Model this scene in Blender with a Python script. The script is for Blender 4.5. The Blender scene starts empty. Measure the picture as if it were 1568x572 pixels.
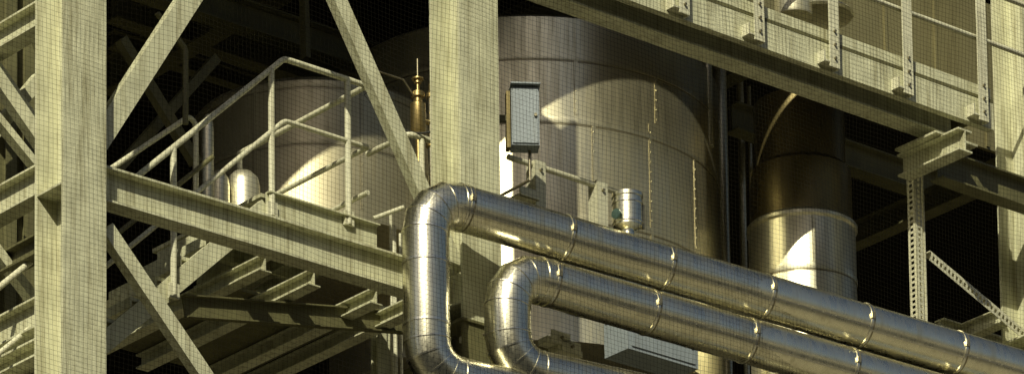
import bpy, math, random
from mathutils import Vector, Matrix
random.seed(4)
scene=bpy.context.scene
# ------------------------------------------------------------ camera
F=7840.0; W=1568.0; SHIFT=1.136
CAMP=Vector((0,0,1.7))
M=(Matrix.Rotation(math.radians(100),3,'X')@Matrix.Rotation(math.radians(-0.8),3,'Z'))
MI=M.transposed()
cd=bpy.data.cameras.new('camera'); cam=bpy.data.objects.new('camera',cd); scene.collection.objects.link(cam)
cam.matrix_world=Matrix.Translation(CAMP)@M.to_4x4()
cd.sensor_width=36; cd.lens=36*F/W; cd.shift_y=SHIFT; cd.clip_end=2000; cd.clip_start=0.5
scene.camera=cam
# building axes
A=math.radians(40)
U=Vector((math.cos(A),math.sin(A),0)); V=Vector((-math.sin(A),math.cos(A),0)); Z=Vector((0,0,1))
def ray(px,py): return M@Vector(((px-784)/F,(286-py)/F+SHIFT*W/F,-1))
r=ray(108,286); O=CAMP+r*(36.1/r.y); O.z=0
def pt(px,py,ax,c):
    r=ray(px,py)
    if ax=='y': t=c/r.y
    elif ax=='z': t=(c-CAMP.z)/r.z
    elif ax=='u': t=(c-(CAMP-O).dot(U))/r.dot(U)
    else: t=(c-(CAMP-O).dot(V))/r.dot(V)
    return CAMP+r*t
def B(u,v,z): return O+U*u+V*v+Z*z
def uu(p): return (p-O).dot(U)
def vv(p): return (p-O).dot(V)
def along(p,d,px=None,py=None):
    q=MI@(p-CAMP); e=MI@d
    if px is not None:
        k=(px-784)/F; t=-(q.x+k*q.z)/(e.x+k*e.z)
    else:
        k=(286-py)/F+SHIFT*W/F; t=-(q.y+k*q.z)/(e.y+k*e.z)
    return p+d*t
# ------------------------------------------------------------ materials
def mat(name,col,rough=.5,metal=0,var=.15,scale=6,bump=.0,bscale=40,stretch=(1,1,1),dirt=None,rvar=.0,spec=.5,damt=.65,dlo=.52):
    m=bpy.data.materials.new(name); m.use_nodes=True
    n=m.node_tree.nodes; l=m.node_tree.links; b=n['Principled BSDF']
    tc=n.new('ShaderNodeTexCoord'); mp=n.new('ShaderNodeMapping'); mp.inputs['Scale'].default_value=stretch
    l.new(tc.outputs['Object'],mp.inputs['Vector'])
    nz=n.new('ShaderNodeTexNoise'); nz.inputs['Scale'].default_value=scale; nz.inputs['Detail'].default_value=8; nz.inputs['Roughness'].default_value=.65
    l.new(mp.outputs['Vector'],nz.inputs['Vector'])
    cr=n.new('ShaderNodeValToRGB'); e=cr.color_ramp.elements
    e[0].position=.3; e[1].position=.7
    e[0].color=[c*(1-var) for c in col]+[1]; e[1].color=[min(1,c*(1+var)) for c in col]+[1]
    l.new(nz.outputs['Fac'],cr.inputs['Fac']); out=cr.outputs['Color']
    if dirt:
        mp2=n.new('ShaderNodeMapping'); mp2.inputs['Scale'].default_value=(9,9,.7); l.new(tc.outputs['Object'],mp2.inputs['Vector'])
        n2=n.new('ShaderNodeTexNoise'); n2.inputs['Scale'].default_value=1.6; n2.inputs['Detail'].default_value=10; n2.inputs['Roughness'].default_value=.7
        l.new(mp2.outputs['Vector'],n2.inputs['Vector'])
        r2=n.new('ShaderNodeMapRange'); r2.inputs['From Min'].default_value=dlo; r2.inputs['From Max'].default_value=.75; r2.inputs['To Max'].default_value=damt
        l.new(n2.outputs['Fac'],r2.inputs['Value'])
        mx=n.new('ShaderNodeMixRGB'); mx.inputs['Color2'].default_value=list(dirt)+[1]
        l.new(r2.outputs['Result'],mx.inputs['Fac']); l.new(out,mx.inputs['Color1']); out=mx.outputs['Color']
    l.new(out,b.inputs['Base Color'])
    b.inputs['Metallic'].default_value=metal; b.inputs['Specular IOR Level'].default_value=spec
    if rvar:
        mr=n.new('ShaderNodeMapRange'); mr.inputs['To Min'].default_value=max(.05,rough-rvar); mr.inputs['To Max'].default_value=rough+rvar
        mr.inputs['From Min'].default_value=.3; mr.inputs['From Max'].default_value=.7
        l.new((n2 if dirt else nz).outputs['Fac'],mr.inputs['Value']); l.new(mr.outputs['Result'],b.inputs['Roughness'])
    else: b.inputs['Roughness'].default_value=rough
    if bump:
        nb=n.new('ShaderNodeTexNoise'); nb.inputs['Scale'].default_value=bscale; nb.inputs['Detail'].default_value=4
        l.new(tc.outputs['Object'],nb.inputs['Vector'])
        bp=n.new('ShaderNodeBump'); bp.inputs['Strength'].default_value=bump; bp.inputs['Distance'].default_value=.02
        l.new(nb.outputs['Fac'],bp.inputs['Height']); l.new(bp.outputs['Normal'],b.inputs['Normal'])
    return m
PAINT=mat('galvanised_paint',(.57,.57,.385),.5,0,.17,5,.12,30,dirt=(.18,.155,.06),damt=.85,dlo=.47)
PAINT2=mat('rail_paint',(.61,.60,.43),.45,0,.15,12,.05,60,dirt=(.24,.20,.09))
PERF=mat('zinc_channel',(.58,.57,.41),.45,.1,.2,20)
CLAD=mat('aluminium_cladding',(.84,.81,.63),.29,1,.10,4,.06,5,rvar=.08,dirt=(.42,.37,.22))
BAND=mat('cladding_band',(.86,.83,.70),.28,1,.08,9)
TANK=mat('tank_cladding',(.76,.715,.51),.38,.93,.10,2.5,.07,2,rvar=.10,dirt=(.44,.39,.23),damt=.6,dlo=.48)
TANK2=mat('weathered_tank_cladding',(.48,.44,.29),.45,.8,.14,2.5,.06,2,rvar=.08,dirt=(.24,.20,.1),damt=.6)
DUCT=mat('duct_cladding',(.72,.69,.51),.40,.8,.1,3,.05,3,rvar=.07,dirt=(.38,.33,.19))
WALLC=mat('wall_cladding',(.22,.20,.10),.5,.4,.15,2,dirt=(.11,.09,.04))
BROWN_AND_SHADE=mat('brown_and_shade_metal',(.18,.145,.06),.42,.7,.3,3,dirt=(.07,.05,.02))  # dark tone: painted shade on the duct riser, own brown of the box strip
BOXM=mat('cabinet_enamel',(.25,.29,.31),.45,0,.08,8,dirt=(.2,.2,.17),damt=.5)
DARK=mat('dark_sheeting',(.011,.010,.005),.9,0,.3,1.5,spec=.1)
SHADE=mat('shaded_steel',(.12,.115,.05),.6,0,.25,5,dirt=(.05,.04,.02))  # steel with shade put into its colour
BRASS=mat('brass',(.5,.38,.16),.35,.9,.1,10)
TEAL=mat('teal_enamel',(.07,.12,.10),.4,.5,.1,10)
BOLT=mat('bolt_steel',(.3,.27,.18),.4,.8,.2,30)
GROUND=mat('concrete_ground',(.22,.20,.14),.9,0,.25,.6)
NETM=mat('net_cord',(.010,.009,.006),.9,0,.2,5,spec=.05)
SKY_BLOCKER=mat('sky_blocker_render',(.10,.085,.055),.8,0,.2,.4)
GLASS=mat('window_glass',(.02,.02,.02),.15,0,.1,1)
CABLE=mat('cable_sheath',(.03,.03,.025),.5,0,.1,10)
# ------------------------------------------------------------ mesh builder
class MB:
    def __init__(s): s.v=[];s.f=[];s.m=[];s.s=[];s.mats=[]
    def mi(s,m):
        if m not in s.mats: s.mats.append(m)
        return s.mats.index(m)
    def add(s,vs,fs,m,smooth):
        o=len(s.v); s.v+= [tuple(x) for x in vs]; k=s.mi(m)
        for i,f in enumerate(fs):
            s.f.append([a+o for a in f]); s.m.append(k); s.s.append(smooth[i] if isinstance(smooth,list) else smooth)
    def prism(s,prof,p0,p1,up,m):
        d=(p1-p0).normalized(); side=d.cross(up).normalized(); u2=side.cross(d).normalized()
        n=len(prof); vs=[p+side*x+u2*y for p in(p0,p1) for x,y in prof]
        fs=[[i,(i+1)%n,n+(i+1)%n,n+i] for i in range(n)]+[list(range(n))[::-1],list(range(n,2*n))]
        s.add(vs,fs,m,False)
    def bar(s,p0,p1,w,h,up,m): s.prism([(-w/2,-h/2),(w/2,-h/2),(w/2,h/2),(-w/2,h/2)],p0,p1,up,m)
    def ibeam(s,p0,p1,w,h,up,m,tf=.022,tw=.014):
        a,b,c=w/2,h/2,tw/2
        s.prism([(-a,-b),(a,-b),(a,-b+tf),(c,-b+tf),(c,b-tf),(a,b-tf),(a,b),(-a,b),(-a,b-tf),(-c,b-tf),(-c,-b+tf),(-a,-b+tf)],p0,p1,up,m)
    def chan(s,p0,p1,w,h,up,m,t=.012):
        b=h/2
        s.prism([(0,-b),(w,-b),(w,-b+t),(t,-b+t),(t,b-t),(w,b-t),(w,b),(0,b)],p0,p1,up,m)
    def obox(s,c,ax,ay,az,m):
        s.bar(c-ax/2,c+ax/2,ay.length,az.length,az,m)
    def tube(s,pts,r,m,seg=14,cap=True):
        n=len(pts); rings=[]
        for i,p in enumerate(pts):
            d0=(pts[i]-pts[i-1]).normalized() if i>0 else None
            d1=(pts[i+1]-pts[i]).normalized() if i<n-1 else None
            if i==0:
                d=d1; a=d.cross(Z if abs(d.z)<.9 else Vector((1,0,0))).normalized(); b=a.cross(d).normalized()
                ring=[p+(a*math.cos(2*math.pi*k/seg)+b*math.sin(2*math.pi*k/seg))*r for k in range(seg)]
            else:
                nn=(d0+(d1 if d1 else d0)).normalized()
                ring=[]
                for q in rings[-1]:
                    t=(p-q).dot(nn)/d0.dot(nn); ring.append(q+d0*t)
            rings.append(ring)
        vs=[q for rg in rings for q in rg]; fs=[]; sm=[]
        for i in range(n-1):
            for k in range(seg):
                k2=(k+1)%seg; fs.append([i*seg+k,i*seg+k2,(i+1)*seg+k2,(i+1)*seg+k]); sm.append(True)
        if cap:
            fs.append(list(range(seg))[::-1]); fs.append([(n-1)*seg+k for k in range(seg)]); sm+=[False,False]
        s.add(vs,fs,m,sm)
    def lathe(s,c,prof,m,seg=96,axis=Z):
        a=axis.cross(Vector((0,1,0)) if abs(axis.y)<.9 else Vector((1,0,0))).normalized(); b=axis.cross(a).normalized()
        vs=[c+axis*z+(a*math.cos(2*math.pi*k/seg)+b*math.sin(2*math.pi*k/seg))*max(r,.0005) for r,z in prof for k in range(seg)]
        fs=[]
        for i in range(len(prof)-1):
            for k in range(seg):
                k2=(k+1)%seg; fs.append([i*seg+k,i*seg+k2,(i+1)*seg+k2,(i+1)*seg+k])
        fs.append(list(range(seg))[::-1]); fs.append([(len(prof)-1)*seg+k for k in range(seg)])
        s.add(vs,fs,m,True)
    def ring(s,c,d,r,t,w,m,seg=40):
        s.lathe(c,[(r-t,-w/2),(r+t,-w/2),(r+t,w/2),(r-t,w/2)],m,seg,d)
    def bolt(s,c,n,m=BOLT,r=.014,h=.02): s.lathe(c,[(r,0),(r,h)],m,6,n)
    def perf(s,p0,p1,w,nrm,m,pitch=.05,t=.004):
        d=(p1-p0).normalized(); L=(p1-p0).length; side=d.cross(nrm).normalized()
        s.bar(p0+side*w*.36,p1+side*w*.36,w*.28,t,nrm,m); s.bar(p0-side*w*.36,p1-side*w*.36,w*.28,t,nrm,m)
        k=0
        while k*pitch<L:
            c=p0+d*(k*pitch); s.bar(c,c+d*pitch*.45,w*.44,t,nrm,m); k+=1
    def done(s,name,parent=None,angle=None):
        me=bpy.data.meshes.new(name); me.from_pydata(s.v,[],s.f); 
        for m in s.mats: me.materials.append(m)
        me.polygons.foreach_set('material_index',s.m); me.polygons.foreach_set('use_smooth',s.s)
        me.update()
        import bmesh
        bm=bmesh.new(); bm.from_mesh(me); bmesh.ops.recalc_face_normals(bm,faces=bm.faces); bm.to_mesh(me); bm.free()
        me.set_sharp_from_angle(angle=math.radians(angle or 25))
        o=bpy.data.objects.new(name,me); scene.collection.objects.link(o)
        if parent: o.parent=parent
        return o
def empty(name):
    o=bpy.data.objects.new(name,None); scene.collection.objects.link(o); return o
def fillet(pts,rad,n=6):
    out=[pts[0]]
    for i in range(1,len(pts)-1):
        p=pts[i]; a=(pts[i-1]-p).normalized(); b=(pts[i+1]-p).normalized()
        ang=a.angle(b); t=min(rad/math.tan(ang/2),(pts[i-1]-p).length*.49,(pts[i+1]-p).length*.49)
        rr=t*math.tan(ang/2); c=p+(a+b).normalized()*(rr/math.sin(ang/2))
        s0=p+a*t-c; s1=p+b*t-c; th=s0.angle(s1)
        for k in range(n+1):
            f=k/n; out.append(c+(s0*math.sin((1-f)*th)+s1*math.sin(f*th))/math.sin(th))
    return out+[pts[-1]]
z0=pt(166,262,'v',0).z
# ------------------------------------------------------------ columns
def column(p,name,w=.39,d=.37,stiff=(),mt=PAINT,ztop=z0+5.2,zsplit=None):
    b=MB(); p1=Vector((p.x,p.y,ztop)); p0=Vector((p.x,p.y,0.02))
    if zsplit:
        ps=Vector((p.x,p.y,zsplit)); b.ibeam(p0,ps,w,d,V,SHADE,.024,.016)  # lower shaft painted in the shade tone instead of a cast shadow
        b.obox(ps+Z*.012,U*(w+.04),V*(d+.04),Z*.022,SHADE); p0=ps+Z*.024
    b.ibeam(p0,p1,w,d,V,mt,.024,.016)
    for z in stiff:
        for sg in(-1,1):
            c=Vector((p.x,p.y,z))+U*sg*(w/4+.004)
            b.obox(c,U*(w/2-.012),V*(d-.05),Z*.016,mt)
    b.obox(Vector((p.x,p.y,.02)),U*.6,V*.6,Z*.04,mt)
    return b.done(name)
zst=pt(80,300,'u',-.1).z
column(O,'steel_column',stiff=(zst,zst-1.9,zst+2.2))
pc=pt(713,286,'v',0)
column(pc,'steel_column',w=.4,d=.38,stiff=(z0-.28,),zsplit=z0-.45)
pr=pt(1574,286,'v',0)
column(pr,'steel_column',w=.4,d=.38,stiff=(z0+1,))
# ------------------------------------------------------------ left main beam
uc=uu(pc); ur=uu(pr)
b=MB(); b.ibeam(B(.22,0,z0-.14),B(uc-.22,0,z0-.14),.17,.28,Z,PAINT,.018,.012)
b.obox(B(.22,0,z0-.14),U*.02,V*.22,Z*.32,PAINT)
for dz in(-.22,-.14,-.06):
    b.bolt(B(.232,-.085,z0+dz),U); 
for u_ in(3.2,):
    b.obox(B(u_,-.046,z0-.14),U*.012,V*.072,Z*.24,PAINT)
b.done('steel_beam')
# ------------------------------------------------------------ braces
def brace(p0,p1,w,name='diagonal_brace',mt=PAINT,t=.09,gus=None):
    b=MB(); b.bar(p0,p1,w,t,V,mt)
    return b.done(name)
brace(pt(140,230,'v',-.02),pt(420,-205,'v',-.02),.17)
brace(pt(700,418,'v',-.03),pt(425,-205,'v',-.03),.13)
brace(pt(160,350,'v',-.02),pt(345,625,'v',-.02),.125)
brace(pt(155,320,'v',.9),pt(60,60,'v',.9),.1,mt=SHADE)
# ------------------------------------------------------------ beams left of / behind the left column (V direction)
def vbeam(px,py,uc_,v0,v1,w=.16,h=.24,mt=PAINT,name='steel_beam'):
    p=pt(px,py,'u',uc_); z=p.z
    b=MB(); b.ibeam(B(uc_,v0,z),B(uc_,v1,z),w,h,Z,mt,.016,.012); return b.done(name)
vbeam(28,48,0,.2,3.6,.16,.2)
vbeam(28,300,0,.2,3.6)
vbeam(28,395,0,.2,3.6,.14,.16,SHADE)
vbeam(28,500,0,.2,3.6)
vbeam(28,556,0,.2,3.6,.2,.14)
brace(pt(-20,95,'v',1.0),pt(70,225,'v',1.0),.15)
brace(pt(-20,215,'v',1.2),pt(60,120,'v',1.2),.1)
brace(pt(-10,380,'v',.8),pt(60,470,'v',.8),.08)
brace(pt(-15,170,'v',.9),pt(60,262,'v',.9),.06)
b=MB(); 
for px in(12,40):
    p=pt(px,280,'v',1.5); b.ibeam(Vector((p.x,p.y,.02)),Vector((p.x,p.y,z0+4.4)),.1,.1,V,SHADE,.01,.01)
b.done('steel_post')
# ------------------------------------------------------------ staircase with landing
RV=.55
pT=pt(435,90,'v',RV); zr=pT.z; uT=uu(pT)
zf=zr-1.15
st=empty('staircase')
pBm=pt(220,262,'v',RV)
slope=(zr-pBm.z)/(uT-uu(pBm))
uE=uu(along(pT,U,px=562))
SW=.95
r_=.024
def srail(v,name):
    h=MB()
    a=B(uE,v,zr); c=B(uT,v,zr); low=B(uT-2.9,v,zr-slope*2.9)
    h.tube(fillet([a,c,low],.1),r_,PAINT2)
    h.tube(fillet([a-Z*.52,c-Z*.52,low-Z*.52],.1),r_*.85,PAINT2)
    for px in (265,415,532,120):
        q=along(pT,U,px=px); u_=uu(q); zt=zr-max(0,(uT-u_))*slope
        h.tube([B(u_,v,zt-1.22),B(u_,v,zt)],.026,PAINT2)
        h.obox(B(u_,v,zt-1.17),U*.09,V*.03,Z*.12,PAINT2)
    return h.done(name,st)
srail(RV,'handrail_near')
h=MB()
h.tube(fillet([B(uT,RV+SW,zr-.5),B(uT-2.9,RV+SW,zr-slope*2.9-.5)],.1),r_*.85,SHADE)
h.done('handrail_far',st)
h=MB()
h.tube(fillet([B(uE-.02,RV,zr),B(uE,RV+.02,zr),B(uE,RV+1.7,zr)],.02),r_,PAINT2)
h.tube([B(uE,RV,zr-.52),B(uE,RV+1.7,zr-.52)],r_*.85,PAINT2)
h.tube([B(uE,RV,zr-.9),B(uE,RV+1.7,zr-.9)],r_*.85,PAINT2)
for v in(RV+1.7,): h.tube([B(uE,v,zf-.1),B(uE,v,zr)],.024,PAINT2)
h.done('handrail_end',st)
s=MB()
uL=uT-.15
for v,hh in((RV+.03,.15),(RV+SW-.03,.15)):
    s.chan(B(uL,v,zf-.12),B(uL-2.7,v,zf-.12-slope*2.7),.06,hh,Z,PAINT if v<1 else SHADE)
    s.chan(B(uL-.02,v,zf-.12),B(uE+.1,v,zf-.12),.06,.24,Z,PAINT)
nT=11
for i in range(1,nT):
    u_=uL-i*2.6/nT; z=zf-slope*(i*2.6/nT)
    s.obox(B(u_-.02,RV+SW/2+.05,z-.06),U*.20,V*(SW-.0),Z*.03,PAINT)
    s.obox(B(u_-.12,RV+SW/2+.05,z-.085),U*.012,V*(SW-.0),Z*.08,PAINT)
s.obox(B((uL+uE)/2,RV+SW/2+.3,zf-.02),U*(uE-uL+.1),V*(SW+.5),Z*.03,PAINT)
for k in range(4):
    s.ibeam(B(uL+.1+k*(uE-uL)/3.3,RV+.05,zf-.16),B(uL+.1+k*(uE-uL)/3.3,RV+SW+.55,zf-.16),.07,.14,Z,PAINT,.01,.008)
s.done('stringers_and_treads',st)
s=MB()
zl=pt(470,505,'v',1.2).z
ul=uu(pt(470,505,'v',1.2))
for du in(-1.1,-.62,0,.35):
    s.ibeam(B(ul+du,.3,zl),B(ul+du,2.6,zl),.12,.12,Z,PAINT,.012,.01)
s.obox(B(ul-.3,1.8,zl+.09),U*1.2,V*1.6,Z*.03,SHADE)
s.chan(B(ul-1.6,.7,zl-.35),B(ul+1.2,.7,zl+.15),.06,.18,Z,SHADE)
s.done('lower_landing',st)
# ------------------------------------------------------------ equipment guard rail
g=MB()
q=pt(625,204,'v',.38); zq=q.z; uq=uu(q)
uend=uu(along(q,U,px=945))
back=along(q,V,px=563)
g.tube(fillet([back,q,B(uu(along(q,U,px=706)),.38,zq),B(uu(along(q,U,px=706)),.38,zq-.4)],.07),.024,PAINT2)
g.tube([q+U*.14-Z*.0,q+U*.14-Z*.42],.024,PAINT2)
us=uu(along(q,U,px=778))
zq2=along(B(us,.38,zq),Z,py=240).z
g.tube([B(us,.38,zq2),B(uend,.38,zq2)],.024,PAINT2)
g.tube([B(uu(along(q,U,px=866)),.5,zq2-.30),B(uend,.5,zq2-.30)],.02,PAINT2)
for px in(822,917):
    p=along(B(us,.38,zq2),U,px=px); u_=uu(p)
    g.obox(B(u_,.34,zq2-.22),U*.11,V*.012,Z*.5,PERF); g.obox(B(u_-.05,.40,zq2-.22),U*.012,V*.1,Z*.5,PERF)
    for dz in(-.05,-.38): g.bolt(B(u_,.334,zq2+dz),-V)
g.obox(B(uu(along(q,U,px=800)),.38,zq2-.33),U*.2,V*.2,Z*.02,PERF)
g.obox(B(uu(along(q,U,px=800)),.30,zq2-.30),U*.2,V*.015,Z*.08,PERF)
g.tube([pt(572,334,'v',.3),pt(618,317,'v',.2)],.018,PAINT2)
g.done('guard_rail')
# ------------------------------------------------------------ insulated pipes
D=.365
az=math.radians(30)
S1=pt(651,302,'v',-.45)
E1=pt(1568,571,'y',S1.y+2.75)
d1=(E1-S1).normalized()
def ipipe(S,d,zlow,length,bands,dlow,name,r=D/2):
    b=MB()
    top=S; end=S+d*length
    low=Vector((S.x,S.y,zlow)); lend=low+dlow*2.5
    pts=fillet([lend,low,top,end],.27,4)
    b.tube(pts,r,CLAD,64)
    for i in range(1,len(pts)-1):
        nn=((pts[i]-pts[i-1]).normalized()+(pts[i+1]-pts[i]).normalized()).normalized()
        b.ring(pts[i],nn,r+.001,.0055,.014,BAND,48)
    for px in bands:
        c=along(S,d,px=px)
        b.ring(c,d,r,.007,.02,BAND,48)
        b.ring(c+d*.022,d,r,.003,.012,BOLT,48)
        b.obox(c+Vector((d.y,-d.x,0)).normalized()*(r+.008)+Z*.02,d*.03,Vector((d.y,-d.x,0)).normalized()*.02,Z*.05,BOLT)
    zz=S.z-.55
    while zz>zlow+.3:
        b.ring(Vector((S.x,S.y,zz)),Z,r,.006,.02,BAND,48); zz-=.5
    side=Vector((d.y,-d.x,0)).normalized(); up=side.cross(d)
    if up.z<0: up=-up
    for k in range(len(bands)+1):
        a=along(S,d,px=(bands[k-1] if k else bands[0]-30)); c=along(S,d,px=bands[k]) if k<len(bands) else end
        th=math.radians(22+(k%2)*9)
        o=(side*math.cos(th)-up*math.sin(th))*(r+.001)
        b.bar(a+o,c+o,.012,.004,o,BAND)
        L=(c-a).length
        for j in range(1,int(L/.12)):
            b.bolt(a+o+(c-a)*(j*.12/L),o.normalized(),BAND,.006,.006)
    return b.done(name,angle=12)
dl=Vector((math.cos(az),math.sin(az),-.02)).normalized()
ipipe(S1,d1,pt(652,572,'y',S1.y).z,9,[708,862,1015,1168,1318,1462],dl,'insulated_pipe')
S2y=S1.y+ (776-652)/200*math.tan(az)
S2=pt(776,415,'y',S2y)
ipipe(S2,d1,pt(778,562,'y',S2y).z,9,[840,992,1142,1296,1450],dl,'insulated_pipe')
b=MB()
for px,py in((730,522),(850,526),(866,540)):
    p=pt(px,py,'v',-.1)
    b.obox(p,U*.26,V*.12,Z*.05,PERF); b.obox(p-V*.07+Z*.03,U*.2,V*.01,Z*.1,PERF); b.bolt(p-V*.08+Z*.03,-V)
    b.bar(p,p+V*.9,.05,.05,Z,SHADE)
b.done('pipe_support')
c=along(S1,d1,px=962)
b=MB(); z1=D/2-.02
b.lathe(c,[(.055,z1),(.055,z1+.06),(.1,z1+.08),(.118,z1+.09),(.118,z1+.33),(.126,z1+.33),(.126,z1+.36),(.10,z1+.375),(.02,z1+.385)],CLAD,40)
b.ring(c+Z*(z1+.12),Z,.119,.006,.015,BAND); b.ring(c+Z*(z1+.28),Z,.119,.006,.015,BAND)
sd=(-U*.8-V*.2).normalized()
b.lathe(c+Z*(z1+.15)+sd*.1,[(.03,0),(.03,.05),(.042,.05),(.042,.065),(.02,.07)],TEAL,24,sd)
b.obox(c+Z*(z1+.18)+(U*.8-V*.5).normalized()*.12,U*.03,V*.03,Z*.2,BOLT)
b.done('expansion_pot',angle=30)
# ------------------------------------------------------------ tanks
def tank(px,v,rpx,name,pys_seams,ytop,ybot,mt,vseams=()):
    c=pt(px,286,'v',v)
    dist=(MI@(c-CAMP)); sc=F/abs(dist.z); R=rpx/sc
    c0=Vector((c.x,c.y,0)); front=Vector((c.x,c.y-R,c.z))
    zt=along(front,Z,py=ytop).z; zb=along(front,Z,py=ybot).z
    b=MB()
    b.lathe(c0,[(R*.9,zb-.02),(R,zb),(R,zt),(R*.97,zt+.04),(R*.5,zt+.25),(.05,zt+.32)],mt,160)
    for py in pys_seams:
        z=along(front,Z,py=py).z
        b.lathe(c0,[(R-.005,z-.03),(R+.005,z-.028),(R+.008,z),(R+.005,z+.028),(R-.005,z+.03)],mt,160)
        b.lathe(c0,[(R-.004,z-.045),(R+.002,z-.045),(R+.002,z-.032),(R-.004,z-.032)],BOLT,160)
    for px_,y0,y1 in vseams:
        th=math.asin(max(-1,min(1,(px_-px)/rpx)))
        n=Vector((math.sin(th),-math.cos(th),0))
        q=c0+n*(R+.000); t=Vector((n.y,-n.x,0))
        za=along(Vector((q.x,q.y,c.z)),Z,py=y0).z; zc=along(Vector((q.x,q.y,c.z)),Z,py=y1).z
        b.bar(Vector((q.x,q.y,zc)),Vector((q.x,q.y,za)),.03,.007,n,mt)
        b.bar(Vector((q.x,q.y,zc))+t*.019,Vector((q.x,q.y,za))+t*.019,.006,.004,n,BOLT)
        k=zc+.04
        while k<za: b.bolt(Vector((q.x,q.y,k))+n*.003,n,mt,.006,.005); k+=.09
    b.done(name,angle=30)
    return c0,R
cB,RB=tank(802,3.4,300,'storage_tank',(85,182,330),25,520,TANK,((990,190,420),(1058,245,430),(880,90,176),(905,190,420),(1000,120,190)))
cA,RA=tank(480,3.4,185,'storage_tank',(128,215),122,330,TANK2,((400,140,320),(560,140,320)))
cC,RC=tank(1226,1.7,82,'exhaust_duct',(405,),322,640,DUCT,((1240,325,405),))
b=MB(); zt=along(Vector((cC.x,cC.y-RC,10)),Z,py=325).z
b.lathe(cC,[(RC*.95,zt),(RC*.95,zt+.55),(RC*.85,zt+.6),(RC*.85,zt+1.2)],BROWN_AND_SHADE,96)
b.lathe(cC,[(RC*1.0,zt-.02),(RC*1.04,zt),(RC*1.04,zt+.03),(RC*1.0,zt+.05)],DUCT,96)
b.done('duct_riser',angle=30)
q=pt(1082,540,'v',2.2)
b=MB(); b.lathe(Vector((q.x,q.y,0)),[(.13,.02),(.13,q.z+.8)],CLAD,40); b.done('vertical_pipe')
q=pt(997,525,'v',.7)
b=MB(); b.obox(q,U*.78,V*.3,Z*.36,BOXM); b.obox(q-V*.155,U*.7,V*.01,Z*.3,BOXM); b.bolt(q-V*.16+U*.3,-V); b.done('control_cabinet')
# electrical box
q=pt(803,183,'v',-.1); 
ba=math.radians(6); bu=Vector((math.cos(ba),math.sin(ba),0)); bv=Vector((-math.sin(ba),math.cos(ba),0))
b=MB(); b.bar(q-Z*.25,q+Z*.25,.225,.16,bv,BOXM); b.bar(q-bv*.086-Z*.235,q-bv*.086+Z*.235,.205,.012,bv,BOXM)
b.bar(q-bv*.03+Z*.258-bu*.12,q-bv*.03+Z*.258+bu*.12,.2,.012,Z,BOXM)
b.bolt(q-bv*.09+bu*.08,-bv); b.tube([q-Z*.23+U*.05,q-Z*.5+U*.05,q-Z*.55+V*.5],.012,BOLT)
b.bar(q-bu*.135-Z*.26,q-bu*.135+Z*.22,.03,.1,bv,BROWN_AND_SHADE); b.bar(q-bu*.14,q-bu*.34,.05,.05,Z,SHADE)
b.done('electrical_box')
q=pt(640,165,'v',.7)
b=MB()
b.lathe(q-Z*.25,[(.022,-.9),(.022,0),(.035,.01),(.062,.05),(.062,.28),(.035,.3),(.035,.34),(.055,.34),(.055,.38),(.015,.4),(.015,.46),(.03,.46),(.03,.49)],BRASS,24)
b.tube([q-Z*.9+U*.14,q+Z*.12+U*.14],.032,CLAD); b.lathe(q+U*.14+Z*.12,[(.045,0),(.045,.03),(.02,.06),(.02,.12)],BRASS,16)
b.tube([q-Z*.1,q-Z*.1+U*.2],.02,BRASS); b.tube([q+Z*.05,q+Z*.2-U*.15,q+Z*.2-U*.4],.008,BOLT)
b.tube([q+Z*.20,q+Z*.42],.008,BOLT); b.lathe(q+Z*.24,[(.05,0),(.05,.012)],BRASS,20)
b.lathe(q+U*.14-Z*.3,[(.05,0),(.05,.03)],BRASS,16); b.lathe(q-Z*.6,[(.05,0),(.05,.03)],BRASS,16)
b.done('relief_valve',angle=35)
b=MB()
for px,rr,v_ in((603,.018,1.2),(612,.012,1.3),(690,.03,.9),(708,.02,.9),(598,.012,1.0)):
    q=pt(px,300,'v',v_); b.tube([Vector((q.x,q.y,z0-3)),Vector((q.x,q.y,z0+.9))],rr,PAINT2 if px<660 else SHADE)
b.done('small_bore_piping')
b=MB()
def sag(p0,p1,dz,rr=.009):
    b.tube([p0.lerp(p1,t/14)-Z*(dz*4*(t/14)*(1-t/14)) for t in range(15)],rr,CABLE,8)
sag(B(uE,RV+.03,zr-.06),B(uc-.1,.3,zr-.35),.12)
sag(B(uc+.2,.25,z0+.55),B(uc+1.6,.42,z0+.2),.14)
b.done('cable')
b=MB()
for px,v_,rr in((1085,1.9,.045),(1104,2.6,.06),(1135,3.0,.03),(1148,3.2,.02)):
    q=pt(px,200,'v',v_); b.tube([Vector((q.x,q.y,.02)),Vector((q.x,q.y,z0+4.4))] if px!=1085 else [q+Z*.05-Z*.2,q+Z*.9],rr,DUCT,24)
b.done('riser_pipe')
b=MB()
for px,py,rp in((372,300,.14),(335,300,.09),(318,215,.05)):
    q=pt(px,py,'v',2.0); b.lathe(q,[(rp,-.5),(rp,.08),(rp*.9,.15),(rp*.55,.2),(.02,.22)],DUCT,32)
b.done('pump_vessel',angle=40)
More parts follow.
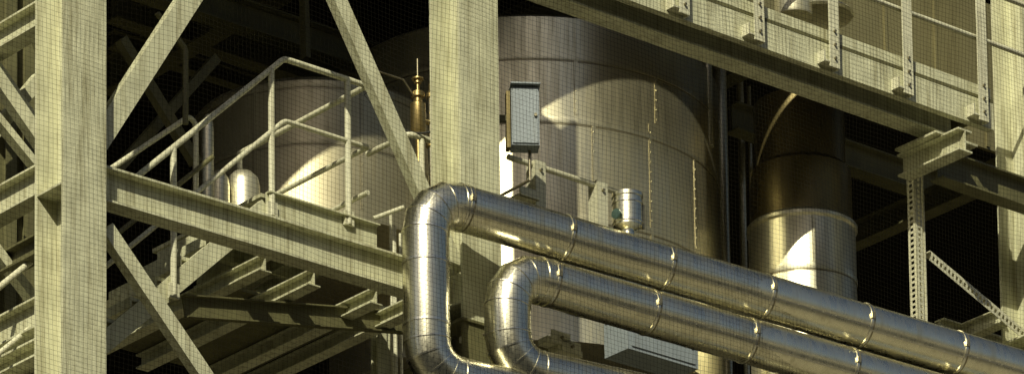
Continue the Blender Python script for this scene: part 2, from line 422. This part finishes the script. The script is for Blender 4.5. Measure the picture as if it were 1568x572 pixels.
# ------------------------------------------------------------ upper walkway (right)
wk=empty('upper_walkway')
P=pt(1165,68,'v',-.6); zb=P.z; u0=uc+.35; u1=uu(along(P,U,px=1512))+.12
s=MB()
s.chan(B(u1,-.56,zb+.12),B(u0,-.56,zb+.12),.07,.24,Z,PAINT)
s.obox(B((u0+u1)/2,-.26,zb+.26),U*(u1-u0),V*.6,Z*.03,SHADE)
s.ibeam(B(u0,-.28,zb+.06),B(u1-.25,-.28,zb+.06),.2,.28,Z,PAINT,.018,.012)
s.ibeam(B(u0,.0,zb+.16),B(u1,.0,zb+.16),.08,.16,Z,SHADE,.016,.012)
k=u0+.3
while k<u1:
    s.bar(B(k,-.5,zb+.2),B(k,-.05,zb+.2),.06,.08,Z,SHADE); k+=.6
s.obox(B((u0+u1)/2,-.53,zb+.335),U*(u1-u0),V*.008,Z*.10,PAINT)
s.done('deck_and_beams',wk)
s=MB()
for px in(1050,1165,1280,1393,1508):
    u_=uu(along(P,U,px=px))
    s.obox(B(u_,-.605,zb+.62),U*.012,V*.07,Z*1.24,PAINT2)
    s.obox(B(u_-.055,-.645,zb+.62),U*.11,V*.012,Z*1.24,PAINT2)
    s.obox(B(u_-.09,-.57,zb+.04),U*.17,V*.16,Z*.014,PAINT2)
    s.obox(B(u_-.17,-.57,zb+.08),U*.012,V*.16,Z*.1,PAINT2)
    for dz in(.08,.2,.32): s.bolt(B(u_-.055,-.652,zb+dz),-V,BOLT,.013,.018)
s.tube([B(u0,-.60,zb+.77),B(u1+.5,-.60,zb+.77)],.022,PAINT2)
s.tube([B(u0,-.60,zb+1.24),B(u1+.5,-.60,zb+1.24)],.024,PAINT2)
s.done('railing',wk)
s=MB(); ua,ub=6.55,10.6
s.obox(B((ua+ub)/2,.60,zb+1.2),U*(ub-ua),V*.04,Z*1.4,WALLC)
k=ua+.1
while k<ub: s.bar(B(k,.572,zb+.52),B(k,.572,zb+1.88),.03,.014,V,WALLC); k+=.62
s.done('cladding_wall')
s=MB()
pE=pt(1478,206,'v',-.75); ue=uu(pE); ze=pE.z
s.ibeam(B(ue,-.75,ze-.05),B(ue,.0,ze-.05),.16,.2,Z,PAINT,.016,.012)
s.obox(B(ue+.1,-.3,ze+.06),U*.5,V*.5,Z*.02,PAINT)
s.ibeam(B(ue+.1,-.3,ze-.1),B(ue+3,-.3,ze-.1),.16,.26,Z,SHADE,.016,.012)
for k in(0,.12): s.bolt(B(ue+.082,-.6+k,ze-.05),U)
s.done('cross_beam')
s=MB()
a=pt(1402,243,'v',.0); c=along(a,Z,py=500)
s.perf(a+U*.02,c+U*.02,.07,-V,PERF); s.perf(a-U*.02+V*.05,c-U*.02+V*.05,.09,-U,PERF); s.bar(a+U*.085+V*.05,c+U*.085+V*.05,.012,.1,V,PERF)
a2=pt(1425,392,'v',-.02); c2=pt(1610,547,'v',-.02)
s.perf(a2,c2,.085,-V,PERF); s.bar(a2+V*.05+Z*.05,c2+V*.05+Z*.05,.012,.09,V,PERF)
q=pt(1500,500,'v',.35)
s.ibeam(q-V*.28,q+V*.5,.12,.14,Z,PAINT,.012,.01); s.ibeam(q-U*.3+V*.2,q-U*.08+V*.2,.12,.12,Z,PAINT,.012,.01); s.ibeam(q+U*.08+V*.2,q+U*.9+V*.2,.12,.12,Z,PAINT,.012,.01)
s.done('pipe_hanger')
# ------------------------------------------------------------ interior beams in shade
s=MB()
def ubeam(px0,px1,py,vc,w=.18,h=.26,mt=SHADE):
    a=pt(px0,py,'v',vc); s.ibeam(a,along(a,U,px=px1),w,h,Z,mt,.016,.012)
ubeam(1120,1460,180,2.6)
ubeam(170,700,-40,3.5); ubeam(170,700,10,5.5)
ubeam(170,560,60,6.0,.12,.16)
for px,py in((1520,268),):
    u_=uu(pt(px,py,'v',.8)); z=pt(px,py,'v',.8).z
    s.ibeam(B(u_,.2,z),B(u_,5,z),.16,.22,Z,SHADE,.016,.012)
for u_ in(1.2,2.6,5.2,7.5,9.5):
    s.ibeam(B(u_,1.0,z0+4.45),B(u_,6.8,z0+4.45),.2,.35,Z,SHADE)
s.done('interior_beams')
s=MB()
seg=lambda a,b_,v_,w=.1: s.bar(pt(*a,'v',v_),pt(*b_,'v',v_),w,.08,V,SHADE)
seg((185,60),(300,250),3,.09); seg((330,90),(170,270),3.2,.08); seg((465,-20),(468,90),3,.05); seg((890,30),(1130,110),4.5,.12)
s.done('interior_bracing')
h=MB(); h.tube(fillet([pt(240,20,'v',1.6),pt(284,75,'v',1.6),pt(284,190,'v',1.6)],.06),.024,SHADE)
h.tube(fillet([pt(170,258,'v',1.8),pt(290,178,'v',1.8),pt(300,190,'v',1.8),pt(300,300,'v',1.8)],.06),.022,PAINT2)
h.done('handrail')
q=pt(1215,10,'v',-.1)
b=MB(); b.lathe(q,[(.16,-.1),(.165,-.08),(.165,.9)],DUCT,48)
b.lathe(q+U*.3,[(.26,-.012),(.28,-.02),(.30,0),(.28,.02),(.26,.012)],DUCT,64)
b.done('vent_nozzle',angle=30)
s=MB()
for px,w in((580,.09),(592,.04)):
    q=pt(px,500,'v',.9); s.ibeam(Vector((q.x,q.y,.02)),Vector((q.x,q.y,pt(px,470,'v',.9).z)),w,w,V,PAINT,.01,.01)
s.done('steel_post')
# ------------------------------------------------------------ safety net hung in front of the bay
nb=MB(); pitch=.038; hw=.0009
def netp(u,z): 
    return B(u, -1.15+.05*math.sin(u*1.3+.4)*math.cos(z*.9)+.02*math.sin(u*4+z*2), z+.012*math.sin(u*2.1)+.006*math.sin(u*7))
def strand(pts):
    vs=[];fs=[];n=len(pts)
    for i,p in enumerate(pts):
        d=(pts[min(i+1,n-1)]-pts[max(i-1,0)]).normalized(); a=d.cross(V).normalized()
        vs+=[p-a*hw-V*hw*.6,p+a*hw-V*hw*.6,p+V*hw*1.2]
    for i in range(n-1):
        for k in range(3): fs.append([i*3+k,i*3+(k+1)%3,(i+1)*3+(k+1)%3,(i+1)*3+k])
    nb.add(vs,fs,NETM,False)
uA,uB,zA,zB=-1.6,12.5,z0-4.6,z0+4.2
k=uA
while k<uB:
    strand([netp(k+.004*math.sin(zz*3+k*5),zz) for zz in [zA+i*(zB-zA)/24 for i in range(25)]]); k+=pitch
k=zA
while k<zB:
    strand([netp(u_,k) for u_ in [uA+i*(uB-uA)/60 for i in range(61)]]); k+=pitch
nb.done('safety_net')
# ------------------------------------------------------------ building shell
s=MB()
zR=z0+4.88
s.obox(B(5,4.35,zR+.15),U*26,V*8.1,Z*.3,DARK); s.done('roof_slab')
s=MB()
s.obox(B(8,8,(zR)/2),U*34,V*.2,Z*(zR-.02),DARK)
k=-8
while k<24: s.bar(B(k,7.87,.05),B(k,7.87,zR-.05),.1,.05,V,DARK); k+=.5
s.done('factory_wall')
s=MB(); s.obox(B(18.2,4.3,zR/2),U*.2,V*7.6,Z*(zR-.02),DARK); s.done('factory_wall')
s=MB(); s.add([(-400,-300,0),(400,-300,0),(400,500,0),(-400,500,0)],[[0,1,2,3]],GROUND,False); s.done('ground')
s=MB(); X=Vector((1,0,0)); Y=Vector((0,1,0)); HB=43  # added building out of view, blocks sky glow and ground bounce
s.obox(Vector((0,-38,HB/2)),X*130,Y*20,Z*HB,SKY_BLOCKER)
s.obox(Vector((0,-38,HB+.3)),X*131,Y*21,Z*.6,SKY_BLOCKER)
for fl in range(1,12):
    for i in range(-15,16):
        s.obox(Vector((i*4,-27.97,fl*3.6)),X*2.2,Y*.08,Z*1.6,GLASS)
        s.obox(Vector((i*4,-27.92,fl*3.6-.9)),X*2.5,Y*.25,Z*.12,SKY_BLOCKER)
s.done('sky_blocker_building')
# ------------------------------------------------------------ light
AZ=math.radians(12); EL=math.radians(38)
sd=Vector((-math.sin(AZ)*math.cos(EL),-math.cos(AZ)*math.cos(EL),math.sin(EL)))
L=bpy.data.lights.new('sun','SUN'); L.energy=5; L.angle=math.radians(.5); L.color=(1,.94,.71)
lo=bpy.data.objects.new('sun',L); scene.collection.objects.link(lo); lo.rotation_euler=sd.to_track_quat('Z','Y').to_euler()
w=bpy.data.worlds.new('World'); scene.world=w; w.use_nodes=True
n=w.node_tree.nodes; l=w.node_tree.links; sk=n.new('ShaderNodeTexSky'); sk.sky_type='NISHITA'; sk.sun_disc=False
sk.sun_elevation=EL; sk.sun_rotation=math.atan2(sd.x,sd.y)
sk.dust_density=3
l.new(sk.outputs['Color'],n['Background'].inputs['Color']); n['Background'].inputs['Strength'].default_value=.05
scene.view_settings.view_transform='Standard'; scene.view_settings.look='None'; scene.view_settings.exposure=0
